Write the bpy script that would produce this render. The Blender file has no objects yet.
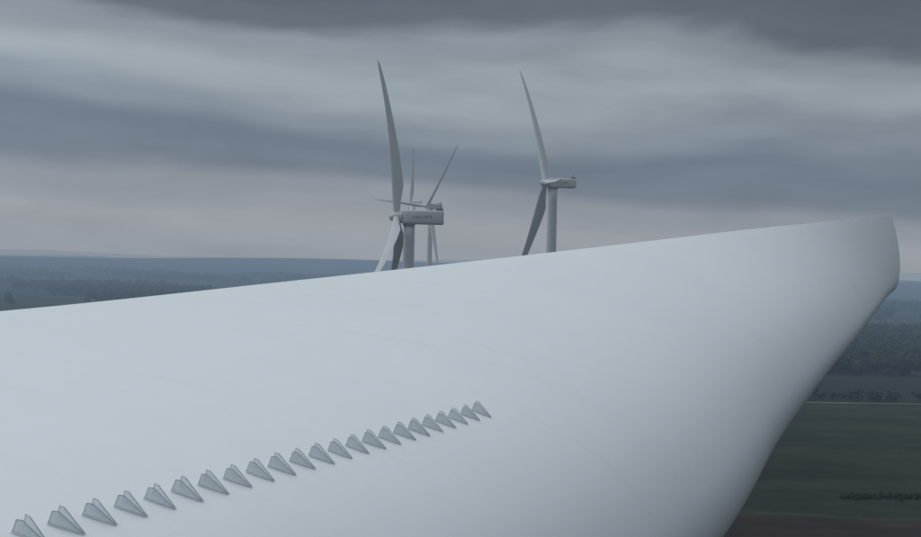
import bpy, math, random
import numpy as np
from mathutils import Matrix, Vector
random.seed(4); np.random.seed(4)
H = 75.0
sc = bpy.context.scene
sc.view_settings.view_transform='Standard'; sc.view_settings.look='None'; sc.view_settings.exposure=0

def lin(r,g,b):
    f=lambda c:(c/255/12.92 if c/255<=.04045 else ((c/255+.055)/1.055)**2.4)
    return (f(r),f(g),f(b),1)

# ---------------- camera
cam=bpy.data.cameras.new('camera'); co=bpy.data.objects.new('camera',cam); sc.collection.objects.link(co)
cam.sensor_width=36; cam.lens=36*1100/921; cam.clip_start=.05; cam.clip_end=120000
co.matrix_world=Matrix.Translation((0,0,H))@Matrix.Rotation(math.radians(90-.34),4,'X')@Matrix.Rotation(math.radians(1.5),4,'Z')
sc.camera=co

# ---------------- node helpers
def N(t,typ,**k):
    n=t.nodes.new(typ)
    for a,b in k.items(): setattr(n,a,b)
    return n
def math_(t,op,a,b=None,c=None,clamp=False):
    n=N(t,'ShaderNodeMath',operation=op); n.use_clamp=clamp
    for i,v in enumerate((a,b,c)):
        if v is None: continue
        if isinstance(v,(int,float)): n.inputs[i].default_value=v
        else: t.links.new(v,n.inputs[i])
    return n.outputs[0]
def mixc(t,f,a,b,mode='MIX'):
    n=N(t,'ShaderNodeMix',data_type='RGBA',blend_type=mode)
    for i,v in ((0,f),(6,a),(7,b)):
        if isinstance(v,(int,float)): n.inputs[i].default_value=v
        elif isinstance(v,tuple): n.inputs[i].default_value=v
        else: t.links.new(v,n.inputs[i])
    return n.outputs[2]
def ramp(t,f,stops,interp='EASE'):
    n=N(t,'ShaderNodeValToRGB'); n.color_ramp.interpolation=interp
    e=n.color_ramp.elements
    e[0].position,e[0].color=stops[0]; e[1].position,e[1].color=stops[1]
    for p,c in stops[2:]:
        x=e.new(p); x.color=c
    t.links.new(f,n.inputs[0]); return n.outputs[0]
def noise(t,vec,scale,detail=4,rough=.55,dist=0):
    n=N(t,'ShaderNodeTexNoise'); n.inputs['Scale'].default_value=scale; n.inputs['Detail'].default_value=detail
    n.inputs['Roughness'].default_value=rough; n.inputs['Distortion'].default_value=dist
    if vec is not None: t.links.new(vec,n.inputs['Vector'])
    return n.outputs['Fac']
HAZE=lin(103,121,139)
def mat(name,build,haze=True,D=2200,pw=1.4,hc=HAZE):
    m=bpy.data.materials.new(name); m.use_nodes=True; t=m.node_tree
    b=t.nodes['Principled BSDF']; out=t.nodes['Material Output']
    build(t,b)
    if haze:   # distance haze painted into the material: emission mixed in further from the site
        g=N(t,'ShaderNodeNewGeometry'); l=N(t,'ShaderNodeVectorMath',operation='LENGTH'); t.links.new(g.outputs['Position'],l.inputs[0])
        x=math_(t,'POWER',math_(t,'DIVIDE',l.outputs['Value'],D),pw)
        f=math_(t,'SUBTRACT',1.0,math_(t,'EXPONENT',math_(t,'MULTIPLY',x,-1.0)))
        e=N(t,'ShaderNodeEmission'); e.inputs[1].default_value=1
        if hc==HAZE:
            # painted haze colour pales far out; slightly patchy from ridge to ridge
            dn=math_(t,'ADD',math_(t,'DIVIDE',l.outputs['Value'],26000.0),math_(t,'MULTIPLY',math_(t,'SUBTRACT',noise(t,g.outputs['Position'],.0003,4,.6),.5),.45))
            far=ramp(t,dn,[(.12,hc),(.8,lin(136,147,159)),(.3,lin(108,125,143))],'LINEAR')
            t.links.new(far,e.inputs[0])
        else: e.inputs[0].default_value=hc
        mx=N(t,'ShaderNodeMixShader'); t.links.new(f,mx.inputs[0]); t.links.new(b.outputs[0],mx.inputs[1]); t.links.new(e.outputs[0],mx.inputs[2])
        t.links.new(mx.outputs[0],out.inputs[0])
    return m
def simple(name,col,rough=.5,haze=True,var=.0,scale=1,**kw):
    def bld(t,b):
        b.inputs['Roughness'].default_value=rough
        if var:
            g=N(t,'ShaderNodeNewGeometry'); n=noise(t,g.outputs['Position'],scale,5)
            c=mixc(t,n,tuple(x*(1-var) for x in col[:3])+(1,),tuple(min(1,x*(1+var)) for x in col[:3])+(1,))
            t.links.new(c,b.inputs['Base Color'])
        else: b.inputs['Base Color'].default_value=col
    return mat(name,bld,haze,**kw)

# ---------------- world
w=bpy.data.worlds.new('World'); sc.world=w; w.use_nodes=True; t=w.node_tree; t.nodes.clear()
SUN_EL,SUN_AZ=math.radians(46),math.radians(-78)   # azimuth clockwise from +Y
out=N(t,'ShaderNodeOutputWorld')
sky=N(t,'ShaderNodeTexSky',sky_type='NISHITA'); sky.sun_disc=False; sky.sun_elevation=SUN_EL; sky.sun_rotation=SUN_AZ
b1=N(t,'ShaderNodeBackground'); t.links.new(sky.outputs[0],b1.inputs[0]); b1.inputs[1].default_value=.08
tc=N(t,'ShaderNodeTexCoord'); D=tc.outputs['Generated']
sp=N(t,'ShaderNodeSeparateXYZ'); t.links.new(D,sp.inputs[0])
z=sp.outputs[2]
mp=N(t,'ShaderNodeMapping'); mp.inputs['Scale'].default_value=(1,1,4.0); t.links.new(D,mp.inputs[0])
mp2=N(t,'ShaderNodeMapping'); mp2.inputs['Scale'].default_value=(1,1,11); mp2.inputs['Location'].default_value=(3,1,2); t.links.new(D,mp2.inputs[0])
n1=noise(t,mp.outputs[0],3.0,4,.45,.2)
n2=noise(t,mp2.outputs[0],2.2,5,.5,.1)
n3=noise(t,mp.outputs[0],7,6,.55,.4)
amp=math_(t,'MINIMUM',math_(t,'MAXIMUM',math_(t,'MULTIPLY',z,.5),0.0),.08)
zz=math_(t,'ADD',z,math_(t,'MULTIPLY',math_(t,'MULTIPLY',math_(t,'SUBTRACT',n1,.5),amp),1.8))
zz=math_(t,'ADD',zz,math_(t,'MULTIPLY',sp.outputs[0],.045))   # cloud bank dips towards the east
zz=math_(t,'ADD',zz,math_(t,'MULTIPLY',math_(t,'SUBTRACT',n2,.5),.02))
r=ramp(t,zz,[(0,lin(149,155,163)),(1,(.86,.91,.94,1)),(.03,lin(152,157,164)),(.052,lin(142,149,158)),(.072,lin(117,128,142)),(.098,lin(111,123,137)),
   (.125,lin(133,144,155)),(.155,lin(153,163,171)),(.185,lin(137,146,155)),(.214,lin(98,108,118)),(.27,lin(86,96,106)),(.42,lin(150,158,166)),(.7,(.67,.71,.74,1))])
k=math_(t,'ADD',math_(t,'MULTIPLY',math_(t,'SUBTRACT',n3,.5),.32),1.0)
k2=math_(t,'ADD',math_(t,'MULTIPLY',math_(t,'SUBTRACT',n2,.5),.28),1.0)
kk=math_(t,'MULTIPLY',k,k2)
# the overcast is brighter on the sun side (west), duller on the east
kk=math_(t,'MULTIPLY',kk,math_(t,'SUBTRACT',1.0,math_(t,'MULTIPLY',math_(t,'MULTIPLY',sp.outputs[0],math_(t,'MINIMUM',math_(t,'MAXIMUM',math_(t,'MULTIPLY',z,2.0),0.0),1.0)),.55)))
cc=N(t,'ShaderNodeVectorMath',operation='SCALE'); t.links.new(r,cc.inputs[0]); t.links.new(kk,cc.inputs['Scale'])
b2=N(t,'ShaderNodeBackground'); t.links.new(cc.outputs[0],b2.inputs[0]); b2.inputs[1].default_value=1
mx=N(t,'ShaderNodeMixShader'); mx.inputs[0].default_value=.97
t.links.new(b1.outputs[0],mx.inputs[1]); t.links.new(b2.outputs[0],mx.inputs[2]); t.links.new(mx.outputs[0],out.inputs[0])
sl=bpy.data.lights.new('sun','SUN'); sl.energy=1.0; sl.angle=math.radians(30); sl.color=(1,.98,.96)
so=bpy.data.objects.new('sun',sl); sc.collection.objects.link(so)
sd=Vector((math.sin(SUN_AZ)*math.cos(SUN_EL),math.cos(SUN_AZ)*math.cos(SUN_EL),math.sin(SUN_EL)))
so.rotation_euler=sd.to_track_quat('Z','Y').to_euler()

# ---------------- mesh helper
def mk(name,v,f,m,parent=None,smooth=True,mw=None):
    me=bpy.data.meshes.new(name); me.from_pydata([tuple(map(float,x)) for x in v],[],[tuple(int(i) for i in q) for q in f]); me.update()
    if smooth: me.polygons.foreach_set('use_smooth',[True]*len(me.polygons))
    o=bpy.data.objects.new(name,me); sc.collection.objects.link(o); me.materials.append(m)
    if mw is not None: o.matrix_world=mw
    if parent: o.parent=parent
    return o
def loft(rings,cap=True):
    n=len(rings[0]); v=[p for r_ in rings for p in r_]; f=[]
    for i in range(len(rings)-1):
        for j in range(n):
            a=i*n+j; b=i*n+(j+1)%n; f.append((a,b,b+n,a+n))
    if cap:
        f.append(tuple(range(n))[::-1]); f.append(tuple(range((len(rings)-1)*n,len(rings)*n)))
    return v,f

# ---------------- the near blade
d=np.array([.5,.8660,0]); e=np.array([.8660,-.5,0]); up=np.array([0,0,1.])
TB=np.array([ # s, Aa,Ac, Ba,Bc, thick, round
[-8,-2.40,-.35,-1.10,-1.10,1.0,1],
[-4,-2.55,-.33,-.95,-1.05,.65,.6],
[0,-2.62,-.24,-.87,-.95,.46,.15],
[2.05,-2.70,-.175,-.93,-.90,.42,.0],
[3.4,-2.80,-.10,-1.02,-.88,.42,0],
[5.5,-2.90,.030,-1.33,-.83,.42,0],
[8.05,-2.97,.20,-1.66,-.77,.42,0],
[11,-3.0,.405,-2.00,-.67,.40,0],
[14.3,-3.02,.62,-2.36,-.50,.34,0],
[17,-3.03,.79,-2.65,-.36,.28,0],
[19,-3.05,.92,-2.82,-.26,.24,0]])
def hermite(x):
    X=TB[:,0]; Y=TB[:,1:]; m=np.gradient(Y,X,axis=0)
    i=int(np.clip(np.searchsorted(X,x)-1,0,len(X)-2)); h=X[i+1]-X[i]; q=(x-X[i])/h
    return (2*q**3-3*q**2+1)*Y[i]+(q**3-2*q**2+q)*h*m[i]+(-2*q**3+3*q**2)*Y[i+1]+(q**3-q**2)*h*m[i+1]
def naca(q): return 5*(.2969*math.sqrt(q)-.126*q-.3516*q*q+.2843*q**3-.1036*q**4)
def surf(s,q,side=1):
    ss=min(s,19.0); r_=hermite(ss); A=np.array(r_[0:2]); B=np.array(r_[2:4]); T=r_[4]; kx=min(max(r_[5],0),1)
    c0=(A+B)/2
    kf=1
    if s>18.4:
        u=min((s-18.4)/.8,1); kf=max(1-u**2.2,0)**(1/2.2)*.99+.01
        A=c0+(A-c0)*kf; B=c0+(B-c0)*kf
    ch=A-B; L=np.linalg.norm(ch); n=np.array([ch[1],-ch[0]])/L
    if n[1]<0 and s<12: n=-n
    if n[0]<0: n=-n
    y=(1-kx)*naca(q)*T*2/2+kx*math.sqrt(max(q*(1-q),0))*T
    y=y*L*(.8 if side>0 else -.9)
    p=B+ch*q+n*y
    sw=min(max((s-14.0)/5,0),1); sw=sw*sw*(3-2*sw)*(.5+(q-.5)*kf)
    return d*(s+1.25*sw)+e*p[0]+up*(p[1]+H+.09*sw)
rings=[]
ss=list(np.linspace(-8,0,20))+list(np.linspace(.2,18.3,150))+[18.4+.8*math.sin(a) for a in np.linspace(.03,math.pi/2,24)]
M=48
qs=[(1-math.cos(math.pi*i/M))/2 for i in range(M+1)]
for s in ss:
    rings.append([surf(s,q,1) for q in qs]+[surf(s,q,-1) for q in qs[-2:0:-1]])
v,f=loft(rings)
def bld(t,b):
    tcn=N(t,'ShaderNodeNewGeometry'); P=tcn.outputs['Position']
    a=noise(t,P,.9,5,.6); c=noise(t,P,14,5,.6)
    m1=mixc(t,a,(.68,.74,.785,1),(.745,.80,.835,1))
    m2=mixc(t,math_(t,'MULTIPLY',c,.12),m1,(.45,.47,.47,1))
    # faint rain streaks / grime running across the chord
    mp=N(t,'ShaderNodeMapping'); mp.inputs['Rotation'].default_value=(0,0,math.radians(30)); mp.inputs['Scale'].default_value=(.6,7,1); t.links.new(P,mp.inputs[0])
    st=ramp(t,noise(t,mp.outputs[0],1.6,6,.65),[(.52,(0,0,0,1)),(.78,(1,1,1,1))])
    m2=mixc(t,math_(t,'MULTIPLY',st,.09),m2,(.42,.44,.43,1))
    t.links.new(m2,b.inputs['Base Color'])
    b.inputs['Roughness'].default_value=.4; b.inputs['Specular IOR Level'].default_value=.4
    bp=N(t,'ShaderNodeBump'); bp.inputs['Strength'].default_value=.08; bp.inputs['Distance'].default_value=.02
    t.links.new(noise(t,P,2.2,3),bp.inputs['Height']); t.links.new(bp.outputs[0],b.inputs['Normal'])
BM=mat('gelcoat',bld,False)
blade=bpy.data.objects.new('wind_turbine_blade',None); sc.collection.objects.link(blade)
shell=mk('blade_shell',v,f,BM,blade)

# ---------------- vortex generators
from itertools import product
CM=np.array(co.matrix_world.inverted())
def proj(p):
    q=CM@np.array([p[0],p[1],p[2],1.0]); return (460.5+1100*q[0]/-q[2], 268.5-1100*q[1]/-q[2])
best=[]
for tg in [(35,526),(480,414)]:
    best.append(min(((proj(surf(s,q))[0]-tg[0])**2+(proj(surf(s,q))[1]-tg[1])**2,s,q) for s,q in product(np.linspace(.5,5,91),np.linspace(.1,.9,81))))
print(best)
S0,Q0=best[0][1:];S1,Q1=best[1][1:]
def vb(t,b):
    b.inputs['Base Color'].default_value=(.80,.86,.89,1); b.inputs['Roughness'].default_value=.25
    b.inputs['Alpha'].default_value=.5
VM=mat('clear_vane_plastic',vb,False)
def vb2(t,b):
    b.inputs['Base Color'].default_value=(.42,.46,.49,1); b.inputs['Roughness'].default_value=.35
VE=mat('vane_edge_plastic',vb2,False)
vv=[];ff=[];mi=[]
NV=23; sp_=(S1-S0)/(NV-1)
for i in range(-2,NV):
    s=S0+sp_*i; q=Q0+(Q1-Q0)*i/(NV-1)
    p=surf(s,q); px=surf(s,q-.02)-p; px/=np.linalg.norm(px)   # towards leading edge
    py=surf(s+.05,q+(Q1-Q0)/(S1-S0)*.05)-p; py/=np.linalg.norm(py)
    nz=np.cross(px,py); nz/=np.linalg.norm(nz)
    if nz[2]<0: nz=-nz
    an=math.radians(20+random.uniform(-3,3))
    px,py=px*math.cos(an)+py*math.sin(an),py*math.cos(an)-px*math.sin(an)
    k=sp_/.085*1.08*random.uniform(.97,1.03)
    def P(x,y,h): return p+px*x*k+py*y*k+nz*(h*k)
    def prism(poly,h0,h1,m_=0):
        b0=len(vv); n=len(poly)
        for (x,y) in poly: vv.append(P(x,y,h0))
        for (x,y) in poly: vv.append(P(x,y,h1))
        for j in range(n): ff.append((b0+j,b0+(j+1)%n,b0+n+(j+1)%n,b0+n+j)); mi.append(m_)
        ff.append(tuple(range(b0,b0+n))[::-1]); ff.append(tuple(range(b0+n,b0+2*n))); mi.extend([m_,m_])
    def rod(a,b,w_=.0007,m_=1):
        A_=P(*a);B_=P(*b); ax=B_-A_; ax/=np.linalg.norm(ax); o1=np.cross(ax,nz+px*.3+py*.2); o1/=np.linalg.norm(o1); o2=np.cross(ax,o1)
        b0=len(vv)
        for c_ in (A_,B_):
            for x_,y_ in ((1,1),(-1,1),(-1,-1),(1,-1)): vv.append(c_+(o1*x_+o2*y_)*w_*k)
        for j in range(4): ff.append((b0+j,b0+(j+1)%4,b0+4+(j+1)%4,b0+4+j)); mi.append(m_)
        ff.append((b0+3,b0+2,b0+1,b0)); ff.append((b0+4,b0+5,b0+6,b0+7)); mi.extend([m_,m_])
    prism([(.034,-.005),(.034,.005),(-.030,.021),(-.034,.017),(-.034,-.017),(-.030,-.021)],-.002,.0018)
    for sg in (-1,1):
        b0=len(vv); th=.0009
        prof=[(.034,.002,.0015),(-.030,.0165,.0015),(-.031,.013,.024),(-.021,.010,.026)]
        for o_ in (-th,th):
            for (x,y,h) in prof: vv.append(P(x,sg*y+o_,h))
        for a in range(4): ff.append((b0+a,b0+(a+1)%4,b0+4+(a+1)%4,b0+4+a)); mi.append(0)
        ff.append((b0+3,b0+2,b0+1,b0)); ff.append((b0+4,b0+5,b0+6,b0+7)); mi.extend([0,0])
        for a in range(4):
            q0=prof[a];q1=prof[(a+1)%4]; rod((q0[0],sg*q0[1],q0[2]),(q1[0],sg*q1[1],q1[2]))
vg=mk('vortex_generator_strip',vv,ff,VM,None,False)
vg.data.materials.append(VE); vg.data.polygons.foreach_set('material_index',mi)

# ---------------- background turbines
HT=lin(132,142,153)  # haze tint painted over the turbine materials with distance
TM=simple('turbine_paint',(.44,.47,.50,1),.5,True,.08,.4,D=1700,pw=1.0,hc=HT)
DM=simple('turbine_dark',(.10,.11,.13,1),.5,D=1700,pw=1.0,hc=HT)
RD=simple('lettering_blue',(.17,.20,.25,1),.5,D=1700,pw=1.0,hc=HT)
def box(x0,x1,y0,y1,z0,z1,bev=.0):
    def ring(x,s_):
        ys,zs=(y1-y0)/2*s_,(z1-z0)/2*s_; yc,zc=(y0+y1)/2,(z0+z1)/2; r_=min(ys,zs)*.35; pts=[]
        for cx,cz,a0 in ((1,1,0),(-1,1,90),(-1,-1,180),(1,-1,270)):
            for a in (0,30,60,90):
                an=math.radians(a0+a); pts.append((x,yc+cx*(ys-r_)+r_*math.cos(an),zc+cz*(zs-r_)+r_*math.sin(an)))
        return pts
    b_=bev
    return loft([ring(x0,.86),ring(x0+b_,1),ring(x1-b_,1),ring(x1,.9)])
def cyl(p0,p1,r0,r1,n=32,steps=1):
    p0=Vector(p0);p1=Vector(p1);ax=(p1-p0).normalized(); u_=ax.orthogonal().normalized(); w_=ax.cross(u_)
    rs=[]
    for i in range(steps+1):
        q=i/steps; c=p0.lerp(p1,q); r_=r0+(r1-r0)*q
        rs.append([c+u_*r_*math.cos(2*math.pi*j/n)+w_*r_*math.sin(2*math.pi*j/n) for j in range(n)])
    return loft(rs)
def turbine(hub,delta,phi0,R=45,nl=1.0,pitch=75,tilt=4,cone=4,bend=2.0,cw=1.0):
    root=bpy.data.objects.new('wind_turbine',None); sc.collection.objects.link(root)
    dl=math.radians(delta)
    u=Vector((-math.cos(dl),-math.sin(dl),0)); h=Vector((math.sin(dl),-math.cos(dl),0)); 
    MW=Matrix(((u.x,h.x,0,hub[0]),(u.y,h.y,0,hub[1]),(u.z,h.z,1,hub[2]+H),(0,0,0,1)))
    tx=-3.5*nl; back=-13.4*nl
    v,f=cyl((tx,0,-2.0*nl),(tx,0,-(hub[2]+H)),1.45,2.3,40,24); mk('tower',v,f,TM,root,mw=MW)
    v,f=cyl((tx,0,-1.6*nl),(tx,0,-2.5*nl),1.75,1.75,32); mk('yaw_ring',v,f,DM,root,mw=MW)
    v,f=box(-1.9*nl,back,-1.9*nl,1.9*nl,-1.95*nl,2.1*nl,-.5); mk('nacelle',v,f,TM,root,mw=MW)
    v,f=box(back+.2,back+2.2*nl,-1.4*nl,1.4*nl,2.05*nl,2.75*nl,.2); mk('cooler',v,f,DM,root,mw=MW)
    v,f=cyl((back+.9,0.6,2.7*nl),(back+.9,.6,4.3*nl),.1,.07,8); mk('wind_vane_mast',v,f,DM,root,mw=MW)
    x=-4.6*nl
    lv=[];lf=[]
    while x>back+3.2*nl:
        wd=random.uniform(.35,.85)*nl
        for sy in (-1,1):
            a,b=box(x-wd,x,sy*1.9*nl-.03,sy*1.9*nl+.03,-.2*nl,.6*nl-random.choice([0,0,.3])*nl,.02)
            o_=len(lv); lv+=a; lf+=[tuple(o_+t_ for t_ in q) for q in b]
        x-=wd+random.uniform(.2,.35)*nl
    mk('lettering',lv,lf,RD,root,mw=MW)
    rs=[]
    for q in np.linspace(0,1,14):
        r_=1.75*nl*math.sqrt(max(1-((q)**2.4),.0004)); rs.append([( -1.7*nl+q*4.0*nl, r_*math.cos(2*math.pi*j/28), r_*math.sin(2*math.pi*j/28)) for j in range(28)])
    v,f=loft(rs); mk('hub_spinner',v,f,TM,root,mw=MW)
    for bi in range(3):
        ph=math.radians(phi0+120*bi); tl=math.radians(tilt); cn=math.radians(cone)
        axis=Vector((math.cos(tl),0,math.sin(tl)))
        rad0=Vector((-math.sin(tl)*math.cos(ph),math.sin(ph),math.cos(tl)*math.cos(ph)))
        tang0=axis.cross(rad0)
        rad=(rad0*math.cos(cn)+axis*math.sin(cn)).normalized(); ax2=rad.cross(tang0) 
        if ax2.dot(axis)<0: ax2=-ax2
        rs=[]
        for q in list(np.linspace(0,.96,40))+[.975,.987,.995,1]:
            r_=R*q
            ch=cw*np.interp(q,[0,.04,.1,.2,.3,.5,.7,.9,.97,1],[1.9,1.9,2.4,3.5,3.2,2.35,1.65,1.05,.7,.12])
            T=np.interp(q,[0,.04,.12,.2,.4,1],[1,1,.6,.36,.24,.16]); rb=np.interp(q,[0,.05,.2],[1,1,0])
            pa=math.radians(pitch+np.interp(q,[0,1],[-14,0]))
            cd=tang0*math.cos(pa)-ax2*math.sin(pa); nd=rad.cross(cd)
            c=rad*r_+ax2*bend*q*q
            pts=[]
            K=14
            for side in (1,-1):
                for j in range(K):
                    s_=(1-math.cos(math.pi*j/K))/2 if side>0 else (1+math.cos(math.pi*j/K))/2
                    y=((1-rb)*naca(s_)*T+rb*math.sqrt(max(s_*(1-s_),0))*T)*ch*side
                    pts.append(c+cd*((s_-(.32*(1-rb)+.5*rb))*ch)+nd*y)
            rs.append(pts)
        v,f=loft(rs); mk('rotor_blade',v,f,TM,root,mw=MW)
    return root
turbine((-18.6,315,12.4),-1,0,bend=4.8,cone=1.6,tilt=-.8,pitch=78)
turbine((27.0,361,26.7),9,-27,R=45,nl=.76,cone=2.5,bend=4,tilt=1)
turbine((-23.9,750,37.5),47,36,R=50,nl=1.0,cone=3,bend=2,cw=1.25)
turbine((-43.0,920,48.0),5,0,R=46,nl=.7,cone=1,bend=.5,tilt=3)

# ---------------- ground
def hgt(x,y):
    r_=math.hypot(x,y); a=min(max((r_-3500)/9000,0),1)
    return a*(48*math.sin(x/2600+1.3)+36*math.sin(y/3400+x/5200)+26*math.sin(x/1300-y/2100)+14*math.sin(x/640+y/900)+20)
vv=[(0,0,0)];ff=[]
rad=[30*1.085**i for i in range(92)]
rad=[r_ for r_ in rad if r_<55000]; NA=360
for r_ in rad:
    for j in range(NA):
        a=2*math.pi*j/NA; x,y=r_*math.sin(a),r_*math.cos(a); vv.append((x,y,hgt(x,y)))
for j in range(NA): ff.append((0,1+(j+1)%NA,1+j))
for i in range(len(rad)-1):
    for j in range(NA):
        a=1+i*NA+j;b=1+i*NA+(j+1)%NA; ff.append((a,b,b+NA,a+NA))
def gb(t,b):
    g=N(t,'ShaderNodeNewGeometry'); P=g.outputs['Position']
    mp=N(t,'ShaderNodeMapping'); mp.inputs['Rotation'].default_value=(0,0,.12); mp.inputs['Scale'].default_value=(.0009,.0030,0); t.links.new(P,mp.inputs[0])
    vo=N(t,'ShaderNodeTexVoronoi',distance='CHEBYCHEV'); vo.inputs['Scale'].default_value=1; vo.inputs['Randomness'].default_value=.85; t.links.new(mp.outputs[0],vo.inputs[0])
    sx=N(t,'ShaderNodeSeparateColor'); t.links.new(vo.outputs['Color'],sx.inputs[0])
    c=ramp(t,sx.outputs[0],[(0,(.018,.028,.018,1)),(1,(.075,.085,.055,1)),(.3,(.024,.034,.02,1)),(.5,(.030,.03,.024,1)),(.62,(.022,.032,.02,1)),(.85,(.05,.062,.04,1)),(.93,(.12,.125,.09,1))],'CONSTANT')
    n=noise(t,P,.0011,6,.6); fm=ramp(t,n,[(.45,(0,0,0,1)),(.50,(1,1,1,1))])
    c=mixc(t,fm,c,(.012,.019,.014,1))
    n2=noise(t,P,.03,8,.7); c=mixc(t,1.0,c,ramp(t,n2,[(.2,(.55,.55,.55,1)),(.8,(1.4,1.4,1.4,1))]),'MULTIPLY')
    t.links.new(c,b.inputs['Base Color']); b.inputs['Roughness'].default_value=.95; b.inputs['Specular IOR Level'].default_value=.1
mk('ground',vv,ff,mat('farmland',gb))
def sheet(name,x0,x1,y0,y1,zoff,col,var=.35,sc_=.05,rot=0):
    def fb(t,b):
        g=N(t,'ShaderNodeNewGeometry'); mp=N(t,'ShaderNodeMapping'); mp.inputs['Scale'].default_value=(.25,1,1); t.links.new(g.outputs['Position'],mp.inputs[0])
        n=noise(t,mp.outputs[0],sc_,8,.7)
        n_=noise(t,g.outputs['Position'],.012,3,.6)
        c=ramp(t,n,[(.25,tuple(x*(1-var) for x in col)+(1,)),(.75,tuple(x*(1+var) for x in col)+(1,))])
        c=mixc(t,1.0,c,ramp(t,n_,[(.3,(.6,.6,.6,1)),(.7,(1.35,1.35,1.3,1))]),'MULTIPLY')
        t.links.new(c,b.inputs['Base Color']); b.inputs['Roughness'].default_value=.95; b.inputs['Specular IOR Level'].default_value=.1
    nx=40; vv=[];ff=[]
    for i in range(nx+1):
        x=x0+(x1-x0)*i/nx; wv=2.5*math.sin(x/37)+1.5*math.sin(x/13+1)
        vv+= [(x,y0+wv+rot*(x-x0),zoff),(x,y1+wv*.8+rot*(x-x0),zoff)]
        if i: a=2*i-2; ff.append((a,a+2,a+3,a+1))
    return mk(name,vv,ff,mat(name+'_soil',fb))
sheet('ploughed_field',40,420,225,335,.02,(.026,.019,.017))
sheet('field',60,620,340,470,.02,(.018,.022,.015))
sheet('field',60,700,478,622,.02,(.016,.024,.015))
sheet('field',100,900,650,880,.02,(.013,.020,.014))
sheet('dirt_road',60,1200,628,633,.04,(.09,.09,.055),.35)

# ---------------- trees
def ico(sub):
    import bmesh
    bm=bmesh.new(); bmesh.ops.create_icosphere(bm,subdivisions=sub,radius=1); v=np.array([q.co[:] for q in bm.verts]); f=np.array([[q.index for q in fc.verts] for fc in bm.faces]); bm.free(); return v,f
I1=ico(1)
def tb(t,b):
    g=N(t,'ShaderNodeNewGeometry'); n=noise(t,g.outputs['Position'],.35,5,.7)
    c=ramp(t,n,[(.3,(.009,.015,.010,1)),(.7,(.030,.042,.027,1))]); t.links.new(c,b.inputs['Base Color']); b.inputs['Roughness'].default_value=.9; b.inputs['Specular IOR Level'].default_value=.1
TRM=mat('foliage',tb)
def grove(name,pts,hmin,hmax,near=False):
    V=[];F=[];o=0
    for (x,y) in pts:
        h=random.uniform(hmin,hmax); n=7 if near else 2; base=hgt(x,y)
        for k in range(n):
            iv,if_=I1
            rr=h*(random.uniform(.16,.27) if near else random.uniform(.26,.4))
            c=np.array([x+random.gauss(0,.17*h),y+random.gauss(0,.17*h),base+h*random.uniform(.3,.8)])
            v_=iv*(1+np.random.uniform(-.35,.35,(len(iv),1)))*rr*np.array([1,1,random.uniform(.8,1.2)])+c
            V.append(v_);F.append(if_+o);o+=len(iv)
        if near:
            tv=np.array([[.2*a,.2*b,z_] for z_ in (0,h*.5) for a,b in ((1,0),(0,1),(-1,0),(0,-1))])+np.array([x,y,base]); 
            V.append(tv); F.append(np.array([[0,1,5],[0,5,4],[1,2,6],[1,6,5],[2,3,7],[2,7,6],[3,0,4],[3,4,7]])+o); o+=8
    return mk(name,np.vstack(V),np.vstack(F),TRM,smooth=False)
def scatter(n,x0,x1,y0,y1,thr=None):
    out=[]
    while len(out)<n:
        x=random.uniform(x0,x1);y=random.uniform(y0,y1)
        if thr is not None and math.sin(x/90+y/140)+math.sin(x/53-y/75+2)<thr: continue
        out.append((x,y))
    return out
grove('hedgerow',[(x,364+3*math.sin(x/20)+random.gauss(0,1.8)) for x in np.arange(128,240,.25)],.9,1.6,True)
grove('tree_row',[(x+random.uniform(-3,3),650+random.gauss(0,7)) for x in np.arange(190,520,1.8) if random.random()<.6+.4*math.sin(x/17)],2.5,6,True)
grove('forest',scatter(3900,230,1000,800,1350,-.9),8,15)
grove('forest',scatter(2600,300,1800,1700,2500,.2),10,18)
grove('forest',scatter(3200,-1500,-250,1500,2400,.3),10,18)
grove('forest',scatter(3000,-2600,-300,3000,3900,.2),12,20)
